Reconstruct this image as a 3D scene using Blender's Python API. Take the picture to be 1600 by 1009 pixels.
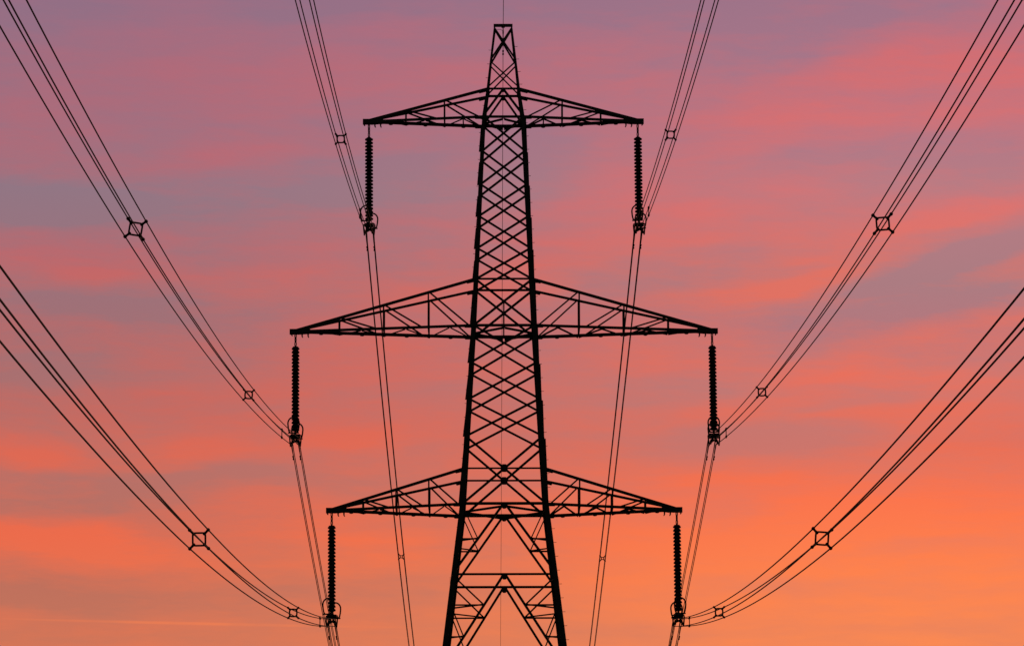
import bpy, math, random
from mathutils import Vector, Matrix

for o in list(bpy.data.objects):
    bpy.data.objects.remove(o, do_unlink=True)
scene = bpy.context.scene
COL = scene.collection
R = math.radians

# ------------------------------------------------------------------ camera
cam_d = bpy.data.cameras.new('camera')
cam = bpy.data.objects.new('camera', cam_d)
COL.objects.link(cam)
scene.camera = cam
cam_d.sensor_width = 36.0
cam_d.lens = 6128.1 / 1600.0 * 36.0
cam_d.clip_start = 0.1
cam_d.clip_end = 20000.0
YAW, PITCH, ROLL = 4.21832849e-03, 0.193118041, -2.75152213e-03
fwd = Vector((math.sin(YAW) * math.cos(PITCH), math.cos(YAW) * math.cos(PITCH), math.sin(PITCH)))
rt = Vector((math.cos(YAW), -math.sin(YAW), 0.0))
upv = rt.cross(fwd)
rr = rt * math.cos(ROLL) + upv * math.sin(ROLL)
uu = upv * math.cos(ROLL) - rt * math.sin(ROLL)
m3 = Matrix((rr, uu, -fwd)).transposed()
cam.matrix_world = Matrix.Translation((-0.375, -179.9, 1.6)) @ m3.to_4x4()

scene.view_settings.view_transform = 'Standard'
scene.view_settings.look = 'None'
scene.view_settings.exposure = 0.0
scene.view_settings.gamma = 1.0
scene.render.film_transparent = False

# ------------------------------------------------------------------ sun (already down at the horizon behind the pylon)
SUN_EL, SUN_AZ = 1.0, 9.0          # azimuth clockwise from +Y
sd = bpy.data.lights.new('sun', 'SUN')
sd.energy = 0.12
sd.angle = R(0.5)
sd.color = (1.0, 0.55, 0.32)
sun = bpy.data.objects.new('sun', sd)
COL.objects.link(sun)
dirv = Vector((math.sin(R(SUN_AZ)) * math.cos(R(SUN_EL)), math.cos(R(SUN_AZ)) * math.cos(R(SUN_EL)), math.sin(R(SUN_EL))))
sun.rotation_euler = dirv.to_track_quat('Z', 'Y').to_euler()
sun.location = dirv * 400

# ------------------------------------------------------------------ sky
def lin(c):
    r = []
    for v in c:
        v /= 255.0
        r.append(v / 12.92 if v <= 0.04045 else ((v + 0.055) / 1.055) ** 2.4)
    return (r[0], r[1], r[2], 1.0)

world = bpy.data.worlds.new('World')
scene.world = world
world.use_nodes = True
nt = world.node_tree
nt.nodes.clear()
L = nt.links.new

def N(t, **kw):
    n = nt.nodes.new(t)
    for k, v in kw.items():
        setattr(n, k, v)
    return n

def math_n(op, a, b=None, c=None, clamp=False):
    n = N('ShaderNodeMath', operation=op, use_clamp=clamp)
    for i, v in enumerate((a, b, c)):
        if v is None:
            continue
        if isinstance(v, (int, float)):
            n.inputs[i].default_value = v
        else:
            L(v, n.inputs[i])
    return n.outputs[0]

def ramp(fac, stops):
    n = N('ShaderNodeValToRGB')
    cr = n.color_ramp
    cr.interpolation = 'EASE' if False else 'LINEAR'
    while len(cr.elements) > 1:
        cr.elements.remove(cr.elements[-1])
    cr.elements[0].position = stops[0][0]
    cr.elements[0].color = lin(stops[0][1])
    for p, c in stops[1:]:
        e = cr.elements.new(p)
        e.color = lin(c)
    L(fac, n.inputs[0])
    return n.outputs[0]

def mixc(fac, a, b):
    n = N('ShaderNodeMix', data_type='RGBA')
    n.clamp_factor = True
    if isinstance(fac, (int, float)):
        n.inputs[0].default_value = fac
    else:
        L(fac, n.inputs[0])
    L(a, n.inputs[6])
    L(b, n.inputs[7])
    return n.outputs[2]

def smooth(v, lo, hi, a=0.0, b=1.0):
    n = N('ShaderNodeMapRange', interpolation_type='SMOOTHSTEP')
    L(v, n.inputs[0])
    n.inputs[1].default_value = lo
    n.inputs[2].default_value = hi
    n.inputs[3].default_value = a
    n.inputs[4].default_value = b
    return n.outputs[0]

tc = N('ShaderNodeTexCoord')
nrm = N('ShaderNodeVectorMath', operation='NORMALIZE')
L(tc.outputs['Generated'], nrm.inputs[0])
sep = N('ShaderNodeSeparateXYZ')
L(nrm.outputs[0], sep.inputs[0])
DEG = 180.0 / math.pi
az = math_n('MULTIPLY', math_n('ARCTAN2', sep.outputs[0], sep.outputs[1]), DEG)
el = math_n('MULTIPLY', math_n('ARCSINE', sep.outputs[2]), DEG)
cmb = N('ShaderNodeCombineXYZ')
L(az, cmb.inputs[0]); L(el, cmb.inputs[1])

# ragged cloud edges: push the direction about with stretched noise
def noise(vec, sx, sy, scale, detail, rough=0.55, rot=0.0, off=0.0):
    m = N('ShaderNodeMapping')
    m.inputs['Scale'].default_value = (sx, sy, 1)
    m.inputs['Rotation'].default_value = (0, 0, R(rot))
    m.inputs['Location'].default_value = (off, off * 0.7, off * 1.3)
    L(vec, m.inputs['Vector'])
    n = N('ShaderNodeTexNoise')
    n.inputs['Scale'].default_value = scale
    n.inputs['Detail'].default_value = detail
    n.inputs['Roughness'].default_value = rough
    L(m.outputs[0], n.inputs['Vector'])
    return n
wn = noise(cmb.outputs[0], 0.30, 1.0, 0.9, 5.0, 0.55, -6, 3.1)
ws = N('ShaderNodeVectorMath', operation='SUBTRACT')
L(wn.outputs['Color'], ws.inputs[0]); ws.inputs[1].default_value = (0.5, 0.5, 0.5)
wm = N('ShaderNodeVectorMath', operation='MULTIPLY')
L(ws.outputs[0], wm.inputs[0]); wm.inputs[1].default_value = (1.6, 0.75, 0.0)
wa = N('ShaderNodeVectorMath', operation='ADD')
L(cmb.outputs[0], wa.inputs[0]); L(wm.outputs[0], wa.inputs[1])
WARP = wa.outputs[0]

# cloud banks: azimuth, elevation, half width, half height, tilt (all degrees), density (+ lit cloud, - clear gap)
BANKS = [
    (6.41, 14.93, 2.24, 0.65, 10.0, 0.50),
    (5.05, 14.04, 3.37, 1.22, 10.0, 0.30),
    (7.82, 14.42, 1.59, 1.03, 10.0, 0.40),
    (-4.27, 14.72, 3.37, 1.22, 0.0, 0.35),
    (-6.83, 13.83, 2.06, 0.84, 0.0, 0.35),
    (-4.64, 13.43, 2.80, 0.36, 8.0, 0.35),
    (-1.19, 14.65, 2.80, 1.03, 0.0, 0.25),
    (-6.32, 11.80, 2.52, 0.56, -4.0, 0.50),
    (-5.94, 11.64, 1.12, 0.24, -3.0, 0.25),
    (-2.81, 11.75, 1.87, 0.56, 6.0, 0.25),
    (-1.28, 11.53, 2.43, 0.61, 12.0, 0.40),
    (0.72, 11.81, 1.68, 0.56, 10.0, 0.45),
    (1.78, 12.69, 2.06, 1.03, 0.0, 0.35),
    (3.67, 11.50, 2.24, 0.37, 6.0, 0.50),
    (4.63, 11.67, 1.31, 0.28, 12.0, 0.30),
    (5.02, 12.22, 2.24, 0.56, 10.0, 0.30),
    (6.92, 12.59, 2.15, 0.22, 7.0, 0.60),
    (3.50, 12.62, 2.43, 0.56, 3.0, 0.40),
    (-1.47, 10.45, 2.80, 0.75, 4.0, 0.30),
    (-4.21, 9.69, 2.80, 0.75, 4.0, 0.20),
    (-6.73, 9.08, 1.87, 0.34, -6.0, 0.60),
    (-4.30, 9.22, 1.22, 0.47, 0.0, 0.40),
    (-2.41, 9.42, 2.06, 0.56, 4.0, 0.30),
    (-4.98, 10.52, 1.31, 0.28, 4.0, 0.20),
    (-5.96, 7.83, 3.74, 0.45, -3.0, 0.70),
    (-2.78, 8.30, 2.24, 0.56, 0.0, 0.25),
    (-2.03, 7.65, 2.24, 0.56, 0.0, 0.20),
    (5.13, 8.26, 6.54, 0.98, 0.0, 0.50),
    (4.92, 7.06, 6.54, 1.59, 0.0, 0.42),
    (6.38, 9.91, 3.18, 0.56, 4.0, 0.20),
    (7.40, 9.24, 2.24, 0.75, 0.0, 0.35),
    (4.60, 10.32, 2.06, 0.32, 4.0, 0.35),
    (7.07, 10.92, 1.50, 0.28, 6.0, 0.25),
    (2.14, 10.54, 2.06, 0.56, 4.0, 0.25),
    (5.26, 10.21, 2.43, 0.21, 3.0, 0.30),
    (6.10, 9.64, 2.24, 0.15, 2.0, 0.25),
    (3.07, 8.80, 2.06, 0.24, 0.0, 0.35),
    (-2.04, 10.73, 1.68, 0.22, 3.0, 0.20),
    (-2.03, 9.33, 1.87, 0.22, 3.0, 0.25),
    (-1.46, 7.93, 1.87, 0.21, 2.0, 0.25),
    (2.11, 7.55, 2.80, 0.93, 0.0, 0.30),
    (3.55, 9.68, 1.68, 0.19, 3.0, 0.25),
    (-6.72, 12.81, 2.43, 0.52, 2.0, -0.80),
    (-5.20, 12.77, 2.24, 0.47, 4.0, -0.40),
    (-2.05, 13.11, 2.62, 0.56, 2.0, -0.45),
    (0.06, 13.44, 2.06, 0.75, 0.0, -0.25),
    (-5.55, 11.21, 2.80, 0.56, -4.0, -0.40),
    (-6.95, 10.39, 2.06, 0.84, 0.0, -0.35),
    (-3.20, 12.68, 1.87, 0.56, 0.0, -0.20),
    (6.81, 11.90, 2.43, 0.37, 17.0, -0.65),
    (5.85, 11.13, 2.80, 0.47, 6.0, -0.55),
    (7.04, 13.33, 2.24, 0.75, 0.0, -0.40),
    (5.23, 13.47, 1.59, 0.47, 4.0, -0.35),
    (0.82, 13.35, 1.40, 1.12, 0.0, -0.35),
    (5.63, 9.79, 2.43, 0.26, 3.0, -0.40),
    (3.64, 9.31, 2.62, 0.34, 2.0, -0.50),
    (2.90, 10.06, 2.24, 0.37, 6.0, -0.40),
    (4.99, 10.73, 1.87, 0.22, 4.0, -0.20),
    (-5.98, 8.57, 3.55, 0.45, 0.0, -0.40),
    (-6.69, 7.15, 2.43, 0.47, 0.0, -0.35),
    (-4.18, 7.13, 2.99, 0.37, 4.0, -0.35),
    (-3.35, 8.81, 2.06, 0.28, 0.0, -0.30),
    (-6.97, 15.58, 2.24, 0.65, 0.0, -0.40),
    (-3.13, 15.71, 2.24, 0.65, 6.0, -0.40),
    (0.74, 15.68, 4.67, 0.65, 0.0, -0.40),
    (3.92, 15.17, 2.62, 0.84, 10.0, -0.40),
    (6.04, 15.54, 1.87, 0.28, 6.0, -0.20),
    (-1.28, 8.68, 2.24, 0.37, 4.0, -0.30),
    (-1.46, 7.09, 2.24, 0.37, 0.0, -0.25),
    (4.36, 7.20, 2.62, 0.24, 0.0, -0.40),
    (6.31, 6.57, 2.24, 0.22, 2.0, -0.30),
    (5.87, 7.69, 2.43, 0.19, 3.0, -0.15),
    (2.10, 6.53, 2.80, 0.22, 0.0, -0.30),
    (3.35, 8.28, 1.50, 0.19, 3.0, -0.20),
]
acc = None
for (ba, be, bw, bh, bt, bs) in BANKS:
    mp = N('ShaderNodeMapping', vector_type='TEXTURE')
    mp.inputs['Location'].default_value = (ba, be, 0)
    mp.inputs['Rotation'].default_value = (0, 0, R(bt))
    mp.inputs['Scale'].default_value = (bw, bh, 1)
    L(WARP, mp.inputs['Vector'])
    gr = N('ShaderNodeTexGradient', gradient_type='SPHERICAL')
    L(mp.outputs[0], gr.inputs[0])
    s = smooth(gr.outputs['Fac'], 0.0, 0.9)
    acc = math_n('MULTIPLY_ADD', s, bs, acc if acc is not None else 0.40)
n1 = noise(cmb.outputs[0], 0.22, 1.0, 1.5, 6.0, 0.6, -7, 9.3)
n2 = noise(cmb.outputs[0], 0.14, 1.0, 4.6, 7.0, 0.62, -4, 21.0)
f1 = math_n('MULTIPLY', math_n('SUBTRACT', n1.outputs['Fac'], 0.5), 0.8)
n3 = noise(WARP, 0.26, 1.35, 2.5, 8.0, 0.66, 3, 40.0)
f3 = math_n('MULTIPLY', math_n('SUBTRACT', n3.outputs['Fac'], 0.5), 1.1)
f2 = math_n('MULTIPLY', math_n('SUBTRACT', n2.outputs['Fac'], 0.5), 0.75)
M = math_n('ADD', math_n('ADD', math_n('ADD', acc, f1), f3), f2, clamp=True)

elf = N('ShaderNodeMapRange')
L(el, elf.inputs[0])
elf.inputs[1].default_value = 4.0; elf.inputs[2].default_value = 18.0
E_ = elf.outputs[0]
def P(y):      # elevation of a reference height -> 0..1
    return (el_of[y] - 4.0) / 14.0
el_of = {-60: 16.33, 0: 15.77, 100: 14.84, 200: 13.91, 250: 13.44, 300: 12.98, 400: 12.04, 430: 11.76, 450: 11.57, 500: 11.11, 520: 10.92, 550: 10.64, 600: 10.17, 650: 9.71, 700: 9.24, 780: 8.49, 800: 8.30, 840: 7.93, 900: 7.37, 950: 6.91, 1009: 6.36, 1100: 5.51}
GAP_W = [(P(1100), (210, 126, 96)), (P(1009), (197, 117, 92)), (P(900), (190, 112, 93)), (P(800), (184, 112, 100)), (P(700), (180, 113, 107)), (P(600), (170, 112, 112)), (P(500), (160, 112, 118)), (P(300), (146, 118, 132)), (P(200), (150, 114, 132)), (P(0), (147, 111, 133)), (P(-60), (140, 112, 140))]
GAP_E = [(P(1100), (236, 138, 90)), (P(1009), (230, 131, 94)), (P(900), (233, 129, 96)), (P(800), (226, 121, 99)), (P(700), (206, 118, 108)), (P(600), (196, 122, 118)), (P(520), (180, 120, 126)), (P(450), (172, 124, 130)), (P(300), (184, 124, 132)), (P(200), (176, 120, 136)), (P(0), (160, 116, 137)), (P(-60), (158, 116, 142))]
LIT_W = [(P(1100), (232, 122, 80)), (P(950), (228, 116, 82)), (P(840), (236, 108, 76)), (P(700), (220, 105, 85)), (P(650), (210, 102, 88)), (P(550), (203, 102, 94)), (P(450), (197, 104, 102)), (P(400), (192, 103, 107)), (P(250), (180, 106, 118)), (P(100), (174, 106, 122)), (P(0), (168, 108, 128)), (P(-60), (165, 108, 130))]
LIT_E = [(P(1100), (255, 142, 80)), (P(1009), (253, 138, 82)), (P(900), (255, 131, 78)), (P(780), (252, 117, 77)), (P(700), (238, 110, 82)), (P(600), (234, 113, 93)), (P(430), (226, 115, 100)), (P(300), (218, 116, 116)), (P(100), (212, 110, 114)), (P(0), (196, 110, 122)), (P(-60), (190, 112, 128))]
CONTRAIL = ((-4.157, 6.676, 0), (3.82, 0.030, 1), -0.89)
azf = smooth(az, -7.0, 7.0)
gap = mixc(azf, ramp(E_, GAP_W), ramp(E_, GAP_E))
lit = mixc(azf, ramp(E_, LIT_W), ramp(E_, LIT_E))
front = mixc(M, gap, lit)
# thin contrail low on the left, catching the last light
cm = N('ShaderNodeMapping', vector_type='TEXTURE')
cm.inputs['Location'].default_value = CONTRAIL[0]
cm.inputs['Rotation'].default_value = (0, 0, R(CONTRAIL[2]))
cm.inputs['Scale'].default_value = CONTRAIL[1]
L(cmb.outputs[0], cm.inputs['Vector'])
cg = N('ShaderNodeTexGradient', gradient_type='SPHERICAL')
L(cm.outputs[0], cg.inputs[0])
cn = noise(cmb.outputs[0], 0.6, 0.0, 1.2, 3.0, 0.6, 0, 5.0)
cf = math_n('MULTIPLY', math_n('MULTIPLY', smooth(cg.outputs['Fac'], 0.0, 0.7), smooth(cn.outputs['Fac'], 0.25, 0.60)), 0.42)
crgb = N('ShaderNodeRGB'); crgb.outputs[0].default_value = lin((252, 132, 80))
front = mixc(cf, front, crgb.outputs[0])

# away from the afterglow the dusk sky takes over
sky = N('ShaderNodeTexSky', sky_type='NISHITA')
sky.sun_disc = False
sky.sun_elevation = R(SUN_EL)
sky.sun_rotation = R(SUN_AZ)
sky.altitude = 50
skm = N('ShaderNodeVectorMath', operation='SCALE')
L(sky.outputs[0], skm.inputs[0]); skm.inputs['Scale'].default_value = 0.05
dp = N('ShaderNodeVectorMath', operation='DOT_PRODUCT')
L(nrm.outputs[0], dp.inputs[0])
dp.inputs[1].default_value = (0.0, math.cos(R(10)), math.sin(R(10)))
glow = smooth(dp.outputs['Value'], 0.55, 0.97)
allsky = mixc(glow, skm.outputs[0], front)
bg = N('ShaderNodeBackground')
bg.inputs['Strength'].default_value = 1.0
L(allsky, bg.inputs['Color'])
wo = N('ShaderNodeOutputWorld')
L(bg.outputs[0], wo.inputs['Surface'])

# ------------------------------------------------------------------ materials
def material(name, c0, c1, scale, rough, metal=0.0, spec=0.3):
    m = bpy.data.materials.new(name)
    m.use_nodes = True
    t = m.node_tree
    b = t.nodes['Principled BSDF']
    tcx = t.nodes.new('ShaderNodeTexCoord')
    n = t.nodes.new('ShaderNodeTexNoise')
    n.inputs['Scale'].default_value = scale
    n.inputs['Detail'].default_value = 6
    t.links.new(tcx.outputs['Object'], n.inputs['Vector'])
    r = t.nodes.new('ShaderNodeValToRGB')
    r.color_ramp.elements[0].position = 0.35
    r.color_ramp.elements[0].color = (*c0, 1)
    r.color_ramp.elements[1].position = 0.65
    r.color_ramp.elements[1].color = (*c1, 1)
    t.links.new(n.outputs['Fac'], r.inputs[0])
    t.links.new(r.outputs[0], b.inputs['Base Color'])
    b.inputs['Roughness'].default_value = rough
    b.inputs['Metallic'].default_value = metal
    b.inputs['Specular IOR Level'].default_value = spec
    return m

STEEL = material('weathered_steel', (0.035, 0.036, 0.036), (0.065, 0.062, 0.058), 3.0, 0.75, 0.0, 0.15)
FITTING = material('forged_fitting', (0.03, 0.03, 0.03), (0.055, 0.052, 0.05), 20.0, 0.7, 0.0, 0.15)
PORCELAIN = material('brown_porcelain', (0.022, 0.012, 0.009), (0.035, 0.02, 0.014), 8.0, 0.5, 0.0, 0.2)
WIRE = material('aluminium_wire', (0.04, 0.04, 0.04), (0.07, 0.068, 0.066), 1.0, 0.8, 0.0, 0.1)
GRASS = material('meadow_grass', (0.035, 0.06, 0.02), (0.07, 0.09, 0.03), 0.35, 0.95, 0.0, 0.1)

# ------------------------------------------------------------------ mesh helpers
class MB:
    def __init__(self):
        self.v = []; self.f = []
    def prism(self, a, b):                 # two matching loops -> closed prism
        n = len(a); s = len(self.v)
        self.v += [tuple(p) for p in a] + [tuple(p) for p in b]
        for i in range(n):
            j = (i + 1) % n
            self.f.append((s + i, s + j, s + n + j, s + n + i))
        self.f.append(tuple(range(s + n - 1, s - 1, -1)))
        self.f.append(tuple(range(s + n, s + 2 * n)))
    def angle(self, p0, p1, w, n, off=0.0, side=1, flip=1, t=0.012, leg=1.0):   # rolled L section, one flange in the plane with normal n
        w *= 1.0 + 0.25 * max(0.0, min(1.0, (0.115 - w) / 0.05)) + 0.07
        p0 = Vector(p0); p1 = Vector(p1); n = Vector(n)
        a = (p1 - p0).normalized()
        n = (n - a * n.dot(a)).normalized()
        e = a.cross(n) * flip
        h = w / 2
        v = w * leg
        prof = [(-h, 0), (h, 0), (h, v), (h - t, v), (h - t, t), (-h, t)]
        la = [p0 + e * x + n * (off + side * y) for x, y in prof]
        lb = [p1 + e * x + n * (off + side * y) for x, y in prof]
        self.prism(la, lb)
    def plate(self, c, ex, ez, n, w, h, t=0.014, cut=0.25):            # gusset with cut corners
        c = Vector(c); ex = Vector(ex).normalized(); ez = Vector(ez).normalized(); n = Vector(n).normalized()
        k = cut * min(w, h)
        o = [(-w / 2 + k, -h / 2), (w / 2 - k, -h / 2), (w / 2, -h / 2 + k), (w / 2, h / 2 - k),
             (w / 2 - k, h / 2), (-w / 2 + k, h / 2), (-w / 2, h / 2 - k), (-w / 2, -h / 2 + k)]
        self.prism([c + ex * x + ez * y - n * t / 2 for x, y in o], [c + ex * x + ez * y + n * t / 2 for x, y in o])
    def box(self, c, sx, sy, sz):
        x, y, z = c
        a = [Vector((x + i * sx / 2, y + j * sy / 2, z - sz / 2)) for i, j in ((-1, -1), (1, -1), (1, 1), (-1, 1))]
        self.prism(a, [p + Vector((0, 0, sz)) for p in a])
    def tube(self, pts, r, sides=8, closed=False):
        pts = [Vector(p) for p in pts]
        n = len(pts); s = len(self.v)
        prev = None
        for i, p in enumerate(pts):
            if closed:
                d = pts[(i + 1) % n] - pts[i - 1]
            else:
                d = pts[min(i + 1, n - 1)] - pts[max(i - 1, 0)]
            d.normalize()
            if prev is None:
                ref = Vector((0, 0, 1)) if abs(d.z) < 0.9 else Vector((1, 0, 0))
                x = d.cross(ref).normalized()
            else:
                x = (prev - d * prev.dot(d)).normalized()
            prev = x
            y = d.cross(x)
            rad = r[i] if isinstance(r, (list, tuple)) else r
            for k in range(sides):
                a = 2 * math.pi * k / sides
                self.v.append(tuple(p + x * (math.cos(a) * rad) + y * (math.sin(a) * rad)))
        for i in range(n if closed else n - 1):
            j = (i + 1) % n
            for k in range(sides):
                l = (k + 1) % sides
                self.f.append((s + i * sides + k, s + i * sides + l, s + j * sides + l, s + j * sides + k))
        if not closed:
            self.f.append(tuple(range(s + sides - 1, s - 1, -1)))
            self.f.append(tuple(range(s + (n - 1) * sides, s + n * sides)))
    def lathe(self, prof, c=(0, 0, 0), sides=20):
        s = len(self.v); n = len(prof)
        for r, z in prof:
            for k in range(sides):
                a = 2 * math.pi * k / sides
                self.v.append((c[0] + r * math.cos(a), c[1] + r * math.sin(a), c[2] + z))
        for i in range(n - 1):
            for k in range(sides):
                l = (k + 1) % sides
                self.f.append((s + i * sides + k, s + (i + 1) * sides + k, s + (i + 1) * sides + l, s + i * sides + l))
        self.f.append(tuple(range(s, s + sides)))
        self.f.append(tuple(range(s + (n - 1) * sides + sides - 1, s + (n - 1) * sides - 1, -1)))
    def ball(self, c, r, sides=10):
        prof = [(max(0.05, math.sin(math.pi * i / 8)) * r, math.cos(math.pi * i / 8) * r) for i in range(9)]
        self.lathe(prof, c, sides)
    def mesh(self, name, smooth=False):
        me = bpy.data.meshes.new(name)
        me.from_pydata(self.v, [], self.f)
        if smooth:
            me.polygons.foreach_set('use_smooth', [True] * len(me.polygons))
            me.set_sharp_from_angle(angle=R(40))
        me.update()
        return me

def put(name, me, mat, parent=None, loc=None, rot=None, scale=None):
    if isinstance(me, MB):
        me = me.mesh(name)
    if not me.materials:
        me.materials.append(mat)
    o = bpy.data.objects.new(name, me)
    COL.objects.link(o)
    if parent:
        o.parent = parent
    if loc is not None:
        o.location = loc
    if rot is not None:
        o.rotation_euler = rot
    if scale is not None:
        o.scale = scale
    return o

def thing(name, label, cat, loc=(0, 0, 0), rotz=0.0, group=None):
    o = bpy.data.objects.new(name, None)
    o.empty_display_size = 0.2
    COL.objects.link(o)
    o.location = loc
    o.rotation_euler = (0, 0, rotz)
    o['label'] = label; o['category'] = cat
    if group:
        o['group'] = group
    return o

def dup(o, parent=None):
    c = o.copy()
    COL.objects.link(c)
    if parent:
        c.parent = parent
    for ch in list(o.children):
        dup(ch, c)
    return c

# ------------------------------------------------------------------ ground
g = MB()
q = 24
for i in range(q + 1):
    for j in range(q + 1):
        g.v.append((-6000 + 12000 * i / q, -6000 + 12000 * j / q, 0.0))
for i in range(q):
    for j in range(q):
        a = i * (q + 1) + j
        g.f.append((a, a + q + 1, a + q + 2, a + 1))
gr_o = put('ground', g, GRASS)
gr_o['kind'] = 'structure'

# ------------------------------------------------------------------ pylon
pylon = thing('lattice_pylon', 'tall black steel lattice pylon with three pairs of crossarms against the sunset', 'pylon')

HWP = [(0.0, 5.20), (27.95, 1.925), (36.39, 1.415), (46.46, 0.925), (47.87, 0.735), (51.10, 0.40)]
def hw(z):
    for (z0, w0), (z1, w1) in zip(HWP, HWP[1:]):
        if z <= z1:
            return w0 + (w1 - w0) * (z - z0) / (z1 - z0)
    return HWP[-1][1]
HYP = HWP[:-2] + [(47.87, 0.735), (51.10, 0.10)]
def hy(z):
    for (z0, w0), (z1, w1) in zip(HYP, HYP[1:]):
        if z <= z1:
            return w0 + (w1 - w0) * (z - z0) / (z1 - z0)
    return HYP[-1][1]
FLP = [(0.0, 0.30), (21.0, 0.25), (27.95, 0.225), (36.4, 0.20), (46.46, 0.155), (47.87, 0.105), (51.1, 0.068)]
def fl(z):
    for (z0, w0), (z1, w1) in zip(FLP, FLP[1:]):
        if z <= z1:
            return w0 + (w1 - w0) * (z - z0) / (z1 - z0)
    return FLP[-1][1]
def rotk(x, y, k):
    for _ in range(k % 4):
        x, y = -y, x
    return x, y
def FP(k, u, z, out=0.0):                  # point on face k (0 near, 1 right, 2 far, 3 left); u -1..1 between the leg lines
    a, b = (hw(z), hy(z)) if k % 2 == 0 else (hy(z), hw(z))
    x, y = rotk(u * a, -(b + fl(z) / 2) - out, k)
    return Vector((x, y, z))
def FN(k):
    x, y = rotk(0, -1, k)
    return Vector((x, y, 0))
def FE(k):
    x, y = rotk(1, 0, k)
    return Vector((x, y, 0))

# legs: L sections, corner outwards, broken where the taper changes
for sx in (-1, 1):
    for sy in (-1, 1):
        mb = MB()
        loops = []
        for z in (0.0, 14.0, 20.2, 24.7, 27.95, 32.0, 36.39, 42.0, 46.46, 47.87, 49.4, 51.09):
            f = fl(z); c = hw(z) + f / 2; d = hy(z) + f / 2; t = 0.022 if z < 46 else 0.014
            pr = [(c, d), (c - f, d), (c - f, d - t), (c - t, d - t), (c - t, d - f), (c, d - f)]
            loops.append([Vector((sx * x, sy * y, z)) for x, y in pr])
        for la, lb in zip(loops, loops[1:]):
            mb.prism(la, lb)
        leg = put('leg', mb, STEEL, pylon)
        # splice plates wrapped over the joints
        for z in (24.3, 31.6, 41.2):
            s = MB()
            f = fl(z); c = hw(z) + f / 2
            for axis in (0, 1):
                w = f * 0.8
                if axis == 0:
                    s.plate((sx * (c - f / 2), sy * (c + 0.008), z), (1, 0, 0), (0, 0, 1), (0, 1, 0), w, 0.5, 0.010, 0.1)
                else:
                    s.plate((sx * (c + 0.008), sy * (c - f / 2), z), (0, 1, 0), (0, 0, 1), (1, 0, 0), w, 0.5, 0.010, 0.1)
            put('splice_plate', s, STEEL, leg)
        # climbing steps on two opposite legs
        if (sx, sy) in ((1, -1), (-1, 1)):
            sb = None
            z = 21.0
            while z < 50.6:
                c = hw(z) + fl(z) / 2
                s = MB()
                s.tube([(0, 0, 0), (sx * 0.13, 0, 0), (sx * 0.132, 0, 0.02)], 0.011, 6)
                if sb is None:
                    sb = s.mesh('step_bolt')
                put('step_bolt', sb, STEEL, leg, (sx * (c - 0.01), sy * (hy(z) + 0.01), z))
                z += 0.645

# X braced panels on all four faces
def diag(name, k, u0, z0, u1, z1, w, outer, parent=pylon):
    mb = MB()
    mb.angle(FP(k, u0, z0), FP(k, u1, z1), w, FN(k), 0.003 if outer else (-0.026 if zb < 47 or u0 > 0 else -0.055), 1 if outer else -1,
             1 if outer else -1, leg=0.62)
    return put(name, mb, STEEL, parent)
XP = [(50.98, 49.42, 0.065), (49.25, 47.98, 0.05),
      (46.42, 44.80, 0.085), (44.76, 43.18, 0.085), (43.14, 41.65, 0.085), (41.60, 40.10, 0.085), (40.05, 38.62, 0.085),
      (38.55, 36.42, 0.095),
      (36.36, 34.66, 0.085), (34.60, 32.92, 0.085), (32.87, 31.18, 0.085), (31.06, 28.02, 0.095)]
for zt, zb, w in XP:
    for k in range(4):
        diag('diagonal_brace', k, -0.97, zt, 0.97, zb, w, zb < 47)
        diag('diagonal_brace', k, 0.97, zt, -0.97, zb, w, False)
# horizontals
def horiz(k, z, w, parent=pylon, off=-0.045, name='horizontal_strut', u=0.97):
    mb = MB()
    mb.angle(FP(k, -u, z), FP(k, u, z), w, FN(k), off, -1, 1 if k % 2 else -1)
    return put(name, mb, STEEL, parent)
for z, w in ((47.87, 0.085), (46.46, 0.12), (38.61, 0.075), (36.39, 0.125), (29.63, 0.06), (27.985, 0.13), (24.68, 0.085), (20.2, 0.085)):
    for k in range(4):
        horiz(k, z, w)
# plan diamonds at crossarm feet
for z in (46.46, 36.39, 27.985):
    for k in range(4):
        a = FP(k, 0, z, -0.07); b = FP((k + 1) % 4, 0, z, -0.07)
        mb = MB(); mb.angle(a, b, 0.10, (0, 0, 1), -0.07, -1)
        put('plan_brace', mb, STEEL, pylon)
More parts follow.
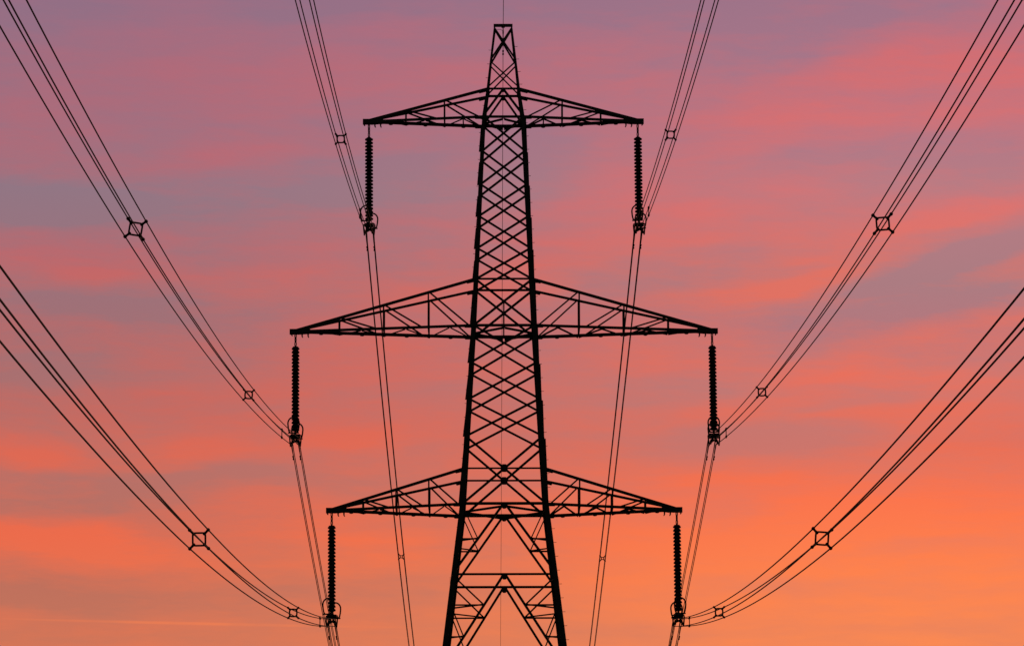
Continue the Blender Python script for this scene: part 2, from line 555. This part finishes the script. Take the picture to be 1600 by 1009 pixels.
# inverted V in the top arm bay
def kbrace(k, z0, z1, w):
    out = []
    for s in (-1, 1):
        mb = MB()
        mb.angle(FP(k, s * 0.03, z0), FP(k, s * 0.985, z1), w, FN(k), -0.026, -1, s)
        out.append(put('k_brace', mb, STEEL, pylon))
    return out
def apex(k, z, w=0.22, h=0.24):
    mb = MB(); mb.plate(FP(k, 0, z, 0.002), FE(k), (0, 0, 1), FN(k), w, h, 0.036)
    put('gusset_plate', mb, STEEL, pylon)
for k in range(4):
    kbrace(k, 47.83, 46.60, 0.085); apex(k, 47.78, 0.2, 0.2)
    kbrace(k, 27.95, 24.86, 0.095); apex(k, 27.86, 0.22, 0.26)
    kbrace(k, 24.62, 20.32, 0.095); apex(k, 24.55, 0.22, 0.26)
    mb = MB(); mb.plate(FP(k, 0, 29.63, -0.012), FE(k), (0, 0, 1), FN(k), 0.33, 0.36, 0.05)
    put('gusset_plate', mb, STEEL, pylon)
    for s in (-1, 1):                      # unseen lower panel down to the feet
        mb = MB(); mb.angle(FP(k, s * 0.03, 20.1), FP(k, s * 0.985, 0.3), 0.12, FN(k), -0.026, -1, s)
        put('k_brace', mb, STEEL, pylon)
    # hangers from the X crossing to the chord in the middle arm bay
    mb = MB(); mb.angle(FP(k, 0, 37.50), FP(k, 0, 36.40), 0.05, FN(k), -0.06, -1)
    put('hanger', mb, STEEL, pylon)
# redundant bracing between K legs and main legs
def lerp(a, b, t):
    return a + (b - a) * t
def ku(z0, z1, z):                         # u on a K leg at height z
    t = (z0 - z) / (z0 - z1)
    x = lerp(0.03 * hw(z0), 0.985 * hw(z1), t)
    return x / hw(z)
def bar(k, u0, z0, u1, z1, w, off=-0.05, s=1):
    mb = MB(); mb.angle(FP(k, u0, z0), FP(k, u1, z1), w, FN(k), off, -1, s)
    put('redundant_brace', mb, STEEL, pylon)
for k in range(4):
    for s in (-1, 1):
        zn = 26.33; un = ku(27.95, 24.86, zn)
        bar(k, s * un, zn, s * 0.96, zn, 0.055)
        bar(k, s * un, zn, s * 0.96, 27.78, 0.04, -0.07)
        za = 23.25; ua = ku(24.62, 20.32, za)
        bar(k, s * ua, za, s * 0.96, za, 0.055)
        bar(k, s * ua, za, s * 0.965, 24.52, 0.055, -0.07)
        zb = 21.78; ub = ku(24.62, 20.32, zb)
        bar(k, s * ub, zb, s * 0.96, zb, 0.055)
        bar(k, s * ub, zb, s * 0.965, za - 0.1, 0.045, -0.07)
    for zn, za, zb in ((26.33, 27.95, 24.86), (23.25, 24.62, 20.32), (21.78, 24.62, 20.32)):
        u = ku(za, zb, zn)
        mb = MB(); mb.angle(FP(k, u, zn, -0.08), FP((k + 1) % 4, -u, zn, -0.08), 0.05, (0, 0, 1), 0.0, 1)
        put('hip_brace', mb, STEEL, pylon)
# peak plate
mb = MB()
mb.box((0, 0, 51.145), 0.90, 0.15, 0.12)
mb.box((0, 0, 51.065), 0.16, 0.12, 0.05)
put('peak_plate', mb, STEEL, pylon)
mb = MB()
mb.tube([(-0.36, -0.10, 50.84), (-0.30, -0.11, 50.90), (-0.20, -0.11, 50.92), (-0.10, -0.10, 50.91), (-0.03, -0.06, 50.87)], 0.009, 6)
put('bonding_lead', mb, WIRE, pylon)

# crossarms
def crossarm(s, zu, zl, xt, posts, hooks):
    hu, hl = hw(zu), hw(zl)
    ru, rl = hu + fl(zu) / 2, hl + fl(zl) / 2
    zt = zl - 0.0
    xc = xt - 0.34                          # where the chords meet
    cu, cl = [], []
    def U(x, sy):                           # point on an upper chord
        t = (abs(x) - hu) / (xc - hu)
        return Vector((s * abs(x), sy * lerp(ru, 0.085, t), lerp(zu, zl + 0.075, t)))
    def Lo(x, sy):
        t = (abs(x) - hl) / (xc - hl)
        return Vector((s * abs(x), sy * lerp(rl, 0.085, t), zl))
    mb = MB()
    for sy in (-1, 1):
        mb.angle(U(hu - 0.05, sy), U(xc + 0.05, sy), 0.115, (0, sy, 0), -0.012, -1, -s * sy)
        mb.angle(Lo(hl - 0.05, sy), Lo(xc + 0.1, sy), 0.125, (0, sy, 0), -0.012, -1, s * sy)
    arm = put('crossarm', mb, STEEL, pylon)
    # root gussets
    for sy in (-1, 1):
        for (x, z, f) in ((hu + 0.22, zu - 0.10, U), (hl + 0.22, zl - 0.01, Lo)):
            m2 = MB()
            p = f(x, sy)
            m2.plate(p + Vector((0, -sy * 0.03, -0.05 if f is U else -0.02)), (s, 0, 0.25 * (-1 if f is U else 0)), (0, 0, 1), (0, 1, 0), 0.42, 0.17, 0.016)
            put('root_gusset', m2, STEEL, arm)
    # tip: deep end box, side plates where the chords close up
    m2 = MB()
    m2.box((s * (xt - 0.22), 0, zl + 0.0), 0.44, 0.24, 0.235)
    for sy in (-1, 1):
        m2.prism([Vector((s * (xt - 0.40), sy * 0.135, zl + 0.115)), Vector((s * (xt - 0.95), sy * 0.165, zl + 0.22)), Vector((s * (xt - 0.95), sy * 0.165, zl - 0.07)), Vector((s * (xt - 0.40), sy * 0.135, zl - 0.115))],
                 [Vector((s * (xt - 0.40), sy * 0.149, zl + 0.115)), Vector((s * (xt - 0.95), sy * 0.179, zl + 0.22)), Vector((s * (xt - 0.95), sy * 0.179, zl - 0.07)), Vector((s * (xt - 0.40), sy * 0.149, zl - 0.115))])
    put('tip_plate', m2, STEEL, arm)
    for i, x in enumerate(hooks):
        m2 = MB()
        hgt = 0.17 if i else 0.09
        m2.tube([(s * x, 0, zl - 0.11), (s * x, 0, zl - 0.11 - hgt * 0.6), (s * (x - 0.035), 0, zl - 0.11 - hgt)], [0.045, 0.035, 0.025], 6)
        put('shackle_hook', m2, STEEL, arm)
    inner = [p for p in posts[1:]] + [None]
    nodes = posts + [hl + 0.08]
    for i, x in enumerate(posts):
        for sy in (-1, 1):
            w = 0.055
            m2 = MB(); m2.angle(U(x, sy), Lo(x, sy), w, (0, sy, 0), -0.03, -1); put('arm_post', m2, STEEL, arm)
            xe = (inner[i] + 0.27) if inner[i] else hl + 0.17
            m2 = MB(); m2.angle(U(x - 0.05, sy), Lo(xe, sy), 0.055, (0, sy, 0), -0.045, -1); put('arm_diagonal', m2, STEEL, arm)
        m2 = MB(); m2.angle(Lo(x, -1), Lo(x, 1), 0.05, (0, 0, 1), -0.03, -1); put('cross_strut', m2, STEEL, arm)
    # zigzag in the floor of the arm
    full = [xc - 0.25] + nodes
    for a, b in zip(full, full[1:]):
        mid = (a + b) / 2
        for p, q2 in ((Lo(a, 1), Lo(mid, -1)), (Lo(mid, -1), Lo(b, 1))):
            m2 = MB(); m2.angle(p, q2, 0.05, (0, 0, 1), -0.045, -1); put('floor_brace', m2, STEEL, arm)
        if xt < 7 and a < 3:
            m2 = MB(); m2.angle(Lo(mid, -1), Lo(mid, 1), 0.045, (0, 0, 1), -0.015, -1); put('cross_strut', m2, STEEL, arm)
        m2 = MB()
        m2.plate(Lo(mid, 1) + Vector((0, 0.012, -0.045)), (1, 0, 0), (0, 0, 1), (0, 1, 0), 0.2, 0.10, 0.02, 0.3)
        m2.tube([Lo(mid, 1) + Vector((0, 0, -0.05)), Lo(mid, 1) + Vector((0, 0, -0.105))], 0.025, 6)
        put('node_gusset', m2, STEEL, arm)
    return arm
for s in (-1, 1):
    crossarm(s, 47.865, 46.455, 6.63, [4.595, 2.775], [6.56, 6.06, 5.79])
    crossarm(s, 38.61, 36.38, 10.0, [7.68, 5.60, 3.51], [9.90, 9.42, 9.14])
    crossarm(s, 29.63, 27.96, 8.25, [6.53, 4.99, 3.47], [8.18, 7.69, 7.42])

# ------------------------------------------------------------------ insulator strings
def disc_mesh(core, rim):
    mb = MB()
    mb.lathe([(0.04, 0.098), (core * 0.8, 0.094), (core * 0.97, 0.080), (core, 0.055), (core + 0.02, 0.048), (rim - 0.02, 0.030), (rim - 0.002, 0.006), (rim, -0.030),
              (rim - 0.009, -0.046), (rim - 0.022, -0.036), (rim - 0.040, -0.048), (core + 0.006, -0.038), (core - 0.004, -0.052), (core * 0.88, -0.068), (0.04, -0.072)], sides=24)
    return mb.mesh('insulator_disc', True)
DISC = disc_mesh(0.112, 0.194)
DISC_DENSE = disc_mesh(0.138, 0.186)

def ring_mesh():                               # tall hoop with straight sides, crossbar and two prongs
    mb = MB()
    pts = [(-0.17, 0, -0.34), (-0.215, 0, -0.27), (-0.245, 0, -0.12), (-0.262, 0, 0.06)]
    for i in range(1, 16):
        a = math.pi - math.pi * i / 16
        pts.append((math.cos(a) * 0.262, 0, 0.08 + 0.29 * math.sin(a)))
    pts += [(0.262, 0, 0.06), (0.245, 0, -0.12), (0.215, 0, -0.27), (0.17, 0, -0.34)]
    mb.tube(pts, 0.035, 8)
    mb.tube([(-0.25, 0, -0.36), (0.25, 0, -0.36)], 0.035, 8)
    return mb.mesh('arcing_ring', True)
RING = ring_mesh()
CH = 0.167                                    # half spacing of the wires at the clamps
ZC = -5.06
def make_string():
    r = thing('insulator_string', 'insulator', 'insulator string', group='insulator strings hanging from the crossarm tips')
    for i, (z0, z1, w) in enumerate(((-0.0, -0.24, 0.034), (-0.20, -0.44, 0.042), (-0.40, -0.64, 0.034))):
        mb = MB()
        zc, hh = (z0 + z1) / 2, (z0 - z1) / 2
        pts = []
        for k in range(14):
            a = 2 * math.pi * k / 14
            c, s = math.cos(a) * w, math.sin(a) * hh
            pts.append((c, 0, zc + s) if i % 2 == 0 else (0.6 * c, 0.8 * c, zc + s))
        mb.tube(pts, 0.026, 7, True)
        if i == 1:
            mb.ball((0, 0, z0 - 0.03), 0.05); mb.ball((0, 0, z1 + 0.03), 0.045)
        put('suspension_link', mb.mesh('suspension_link', True), FITTING, r)
    for i in range(24):
        put('insulator_disc', DISC, PORCELAIN, r, (0, 0, -0.735 - 0.1665 * i), (0, 0, 0.3 * i))
    mb = MB()
    mb.tube([(0, 0, -4.58), (0, 0, -4.82)], [0.06, 0.05], 10)
    mb.box((0, 0, -4.80), 0.44, 0.05, 0.06)
    put('socket_clevis', mb.mesh('socket_clevis', True), FITTING, r)
    mb = MB()
    n = Vector((0, 1, 0))
    mb.plate((0, 0, -4.90), (1, 0, 0), (0, 0, 1), n, 0.40, 0.17, 0.035)
    mb.tube([(-0.2, 0, ZC - CH + 0.10), (0.2, 0, ZC - CH + 0.10)], 0.025, 8)
    for s in (-1, 1):
        mb.angle((s * 0.12, 0, -4.84), (s * 0.06, 0, -5.10), 0.07, n, -0.02, -1, 1, 0.03)
        mb.angle((s * 0.03, 0, -5.10), (s * CH, 0, ZC - CH + 0.06), 0.07, n, 0.02, 1, 1, 0.03)
    mb.plate((0, 0, -5.08), (1, 0, 0), (0, 0, 1), n, 0.34, 0.08, 0.03)
    put('yoke_plate', mb, FITTING, r)
    for sx in (-1, 1):
        for sz in (-1, 1):
            c = Vector((sx * CH, 0, ZC + sz * CH))
            mb = MB()
            mb.tube([c + Vector((0, -0.20, 0.02)), c + Vector((0, -0.1, -0.005)), c + Vector((0, 0, -0.012)), c + Vector((0, 0.1, -0.005)), c + Vector((0, 0.20, 0.02))],
                    [0.035, 0.055, 0.065, 0.055, 0.035], 8)
            mb.box((c.x, 0, c.z + 0.055), 0.06, 0.09, 0.09)
            put('suspension_clamp', mb.mesh('suspension_clamp', True), FITTING, r)
    for s in (-1, 1):
        mb = MB()
        mb.tube([(s * 0.10, 0, -4.83), (s * 0.26, 0, -4.84), (s * 0.27, 0, -4.90), (s * 0.25, 0, -5.15), (s * 0.225, 0, -5.36)], 0.035, 8)
        put('guard_prong', mb.mesh('guard_prong', True), FITTING, r)
    for sy in (-1, 1):
        o = put('arcing_ring', RING, FITTING, r, (0, sy * 0.85, -4.49))
        mb = MB(); mb.tube([(0, 0, -0.36), (0, -sy * 0.4, -0.35), (0, -sy * 0.83, -0.33)], 0.028, 8)
        put('ring_arm', mb.mesh('ring_arm', True), FITTING, o)
    return r
proto = make_string()
ARMN = {'T': 'top', 'M': 'middle', 'B': 'bottom'}
HANG = {'T': (6.34, 46.29), 'M': (9.725, 36.265), 'B': (7.985, 27.85)}
YAWS = {('T', -1): -8, ('M', -1): -3, ('B', -1): -8, ('T', 1): -7, ('M', 1): -3, ('B', 1): 3}
first = True
for lvl in 'TMB':
    for s in (-1, 1):
        o = proto if first else dup(proto)
        first = False
        o.location = (s * HANG[lvl][0], 0, HANG[lvl][1] + 0.05)
        o.rotation_euler = (R(0.0), R(-0.35), R(YAWS[(lvl, s)]))
        if lvl != 'T':                            # the lower strings carry stouter, closer sheds
            for ch in o.children:
                if ch.name.startswith('insulator_disc'):
                    if not DISC_DENSE.materials:
                        DISC_DENSE.materials.append(PORCELAIN)
                    ch.data = DISC_DENSE
        o['label'] = 'dark disc insulator hanging from the %s tip of the %s crossarm' % ('left' if s < 0 else 'right', {'T': 'short topmost', 'M': 'long middle', 'B': 'lowest'}[lvl])

# ------------------------------------------------------------------ conductor bundles
def spacer_mesh(rounded, far=False):
    mb = MB()
    pts = []
    e = 3.6 if rounded else 7.0
    h = 0.2 if far else 0.34 if not rounded else 0.355        # in units of the wire spacing
    for i in range(40):
        a = 2 * math.pi * i / 40
        c, s = math.cos(a), math.sin(a)
        k = (abs(c) ** e + abs(s) ** e) ** (-1 / e)
        pts.append((c * k * h, 0, s * k * h))
    mb.tube(pts, 0.052 if not rounded else 0.075, 8, True)
    return mb.mesh('bundle_spacer', True)
def arm_mesh(rounded, far=False):
    mb = MB()
    if far:
        mb.tube([(0.17, 0, 0.17), (0.30, 0, 0.30), (0.33, 0, 0.33)], [0.1, 0.09, 0.09], 8)
    mb.tube([(0.28, 0, 0.28), (0.40, 0, 0.40), (0.5, 0, 0.5)], [0.085, 0.065, 0.07] if not rounded else [0.1, 0.085, 0.085], 8)
    mb.ball((0.29, 0, 0.29), 0.095)
    mb.tube([(0.5, -0.14, 0.5), (0.5, -0.08, 0.5), (0.5, 0.08, 0.5), (0.5, 0.14, 0.5)], [0.07, 0.1, 0.1, 0.07] if not rounded else [0.08, 0.115, 0.115, 0.08], 8)
    return mb.mesh('clamp_arm', True)
SP = {r_: (spacer_mesh(r_), arm_mesh(r_)) for r_ in (False, True)}
SP['far'] = (spacer_mesh(True, True), arm_mesh(True, True))
DAMP_MB = MB()
DAMP_MB.tube([(0, -0.17, -0.09), (0, 0.17, -0.09)], 0.012, 6)
DAMP_MB.tube([(0, -0.27, -0.095), (0, -0.25, -0.095), (0, -0.13, -0.095)], [0.03, 0.045, 0.04], 8)
DAMP_MB.tube([(0, 0.13, -0.095), (0, 0.25, -0.095), (0, 0.27, -0.095)], [0.04, 0.045, 0.03], 8)
DAMP_MB.box((0, 0, -0.04), 0.04, 0.07, 0.13)
DAMP = DAMP_MB.mesh('vibration_damper', True)

def spread(Y):                                # wire spacing along the span
    if Y < 0:
        pts = [(0, 2 * CH), (10, 0.345), (34, 0.385), (80, 0.475), (115, 0.50), (400, 0.5)]
    else:
        pts = [(0, 2 * CH), (64, 0.345), (400, 0.36)]
    y = abs(Y)
    for (a, sa), (b, sb) in zip(pts, pts[1:]):
        if y <= b:
            return sa + (sb - sa) * (y - a) / (b - a)
    return pts[-1][1]
SAG = {('T', -1): ((0.1314, 0.00045), (0.1375, 0.00041)), ('T', 1): ((0.1265, 0.00040), (0.1160, 0.00020)),
       ('M', -1): ((0.1251, 0.00037), (0.1240, 0.00030)), ('M', 1): ((0.1209, 0.00034), (0.1300, 0.00040)),
       ('B', -1): ((0.1184, 0.00034), (0.1280, 0.00035)), ('B', 1): ((0.1173, 0.00033), (0.1280, 0.00035))}
ATT = {('T', -1): (-6.29, 41.249), ('T', 1): (6.332, 41.287), ('M', -1): (-9.711, 31.211), ('M', 1): (9.678, 31.171), ('B', -1): (-7.964, 22.76), ('B', 1): (7.951, 22.724)}
TILT = {('T', -1): (0, 6), ('T', 1): (0, 3), ('M', -1): (3, 9), ('M', 1): (-2, -4), ('B', -1): (0, -1), ('B', 1): (0, 4)}   # roll of the bundle, degrees clockwise as seen from the camera, at the two near spacers
for (lvl, s), (x0, z0) in ATT.items():
    side = 'left' if s < 0 else 'right'
    b = thing('conductor_bundle', 'bundle of four wires clamped under the %s insulator of the %s crossarm' % (side, {'T': 'short topmost', 'M': 'long middle', 'B': 'lowest'}[lvl]),
              'power line', (x0, 0, z0), group='four-wire conductor bundles')
    (an, bn), (af, bf) = SAG[(lvl, s)]
    t1, t2 = TILT[(lvl, s)]
    def dz(Y):
        return -an * -Y + bn * Y * Y if Y < 0 else -af * Y + bf * Y * Y
    def tilt(Y):
        if Y >= 0:
            return 0.0
        y = -Y
        if y <= 34:
            return t1 * y / 34
        if y <= 80:
            return t1 + (t2 - t1) * (y - 34) / 46
        return t2
    def corner(Y, sx, sz):
        h = spread(Y) / 2
        a = R(tilt(Y))
        x, z = sx * h, sz * h
        # clockwise roll as seen looking along +Y
        return Vector((x * math.cos(a) + z * math.sin(a), Y, -x * math.sin(a) + z * math.cos(a) + dz(Y)))
    ys = []
    y = -330.0
    while y < 330.1:
        ys.append(y)
        y += 1.0 if abs(y) < 12 else (3.0 if y > -179 and y < 120 else 6.0)
    ys = sorted(set([round(v, 3) for v in ys] + [0.0]))
    for sx in (-1, 1):
        for sz in (-1, 1):
            mb = MB()
            mb.tube([corner(Y, sx, sz) for Y in ys], [0.019 if abs(Y) > 1.2 else 0.03 for Y in ys], 6)
            put('conductor', mb.mesh('conductor', True), WIRE, b)
    spots = [(-34.0, True), (-80.5, False), (-128.0, False)]
    if lvl == 'T':
        spots.append((62.7 if s < 0 else 65.8, 'far'))
    else:
        spots.append((64.0, 'far'))
    for Y, rounded in spots:
        fm, am = SP[rounded]
        sc = spread(Y)
        slope = math.atan((dz(Y + 0.5) - dz(Y - 0.5)))
        o = put('bundle_spacer', fm, FITTING, b, (0, Y, dz(Y)), (slope, R(tilt(Y)), 0), (sc, sc, sc))
        for k in range(4):
            put('clamp_arm', am, FITTING, o, (0, 0, 0), (0, k * math.pi / 2, 0))
    # tie rod between the two outer wires
    Y = -8.0
    mb = MB()
    p, q2 = corner(Y, s, 1), corner(Y, s, -1)
    mb.tube([p + Vector((0, 0, 0.03)), q2 - Vector((0, 0, 0.03))], 0.02, 8)
    for c in (p, q2):
        mb.tube([c + Vector((0, -0.15, 0)), c + Vector((0, 0.15, 0))], 0.048, 8)
    put('tie_rod', mb.mesh('tie_rod', True), FITTING, b)
    for sx in (-1, 1):
        for Y, sz in ((1.85, -1),):
            put('vibration_damper', DAMP, FITTING, b, corner(Y, sx, sz), (math.atan(-0.12 if Y > 0 else 0.12), 0, 0))

# ------------------------------------------------------------------ earth wire
ew = thing('earth_wire', 'single thin earth wire running along the line over the flat peak of the pylon', 'power line', (0, 0, 50.80))
def ez(Y):
    return (-0.095 * -Y if Y < 0 else -0.105 * Y) + 0.00029 * Y * Y
mb = MB()
mb.tube([(0, Y, ez(Y)) for Y in [-330 + 3 * i for i in range(221)]], 0.0135, 6)
put('wire', mb.mesh('wire', True), WIRE, ew)
mb = MB()
mb.tube([(0, Y, ez(Y)) for Y in (-0.9, -0.8, -0.4, 0, 0.4, 1.0, 1.6, 1.8)], [0.012, 0.022, 0.026, 0.03, 0.026, 0.024, 0.022, 0.012], 8)
put('armour_rod', mb.mesh('armour_rod', True), WIRE, ew)
mb = MB()
mb.box((0, 0, 0.02), 0.07, 0.22, 0.09)
mb.tube([(0, 0, 0.04), (0, 0, 0.24)], 0.025, 8)
put('suspension_clamp', mb, FITTING, ew)
put('vibration_damper', DAMP, FITTING, ew, (0, 2.4, ez(2.4)), (-0.1, 0, 0))
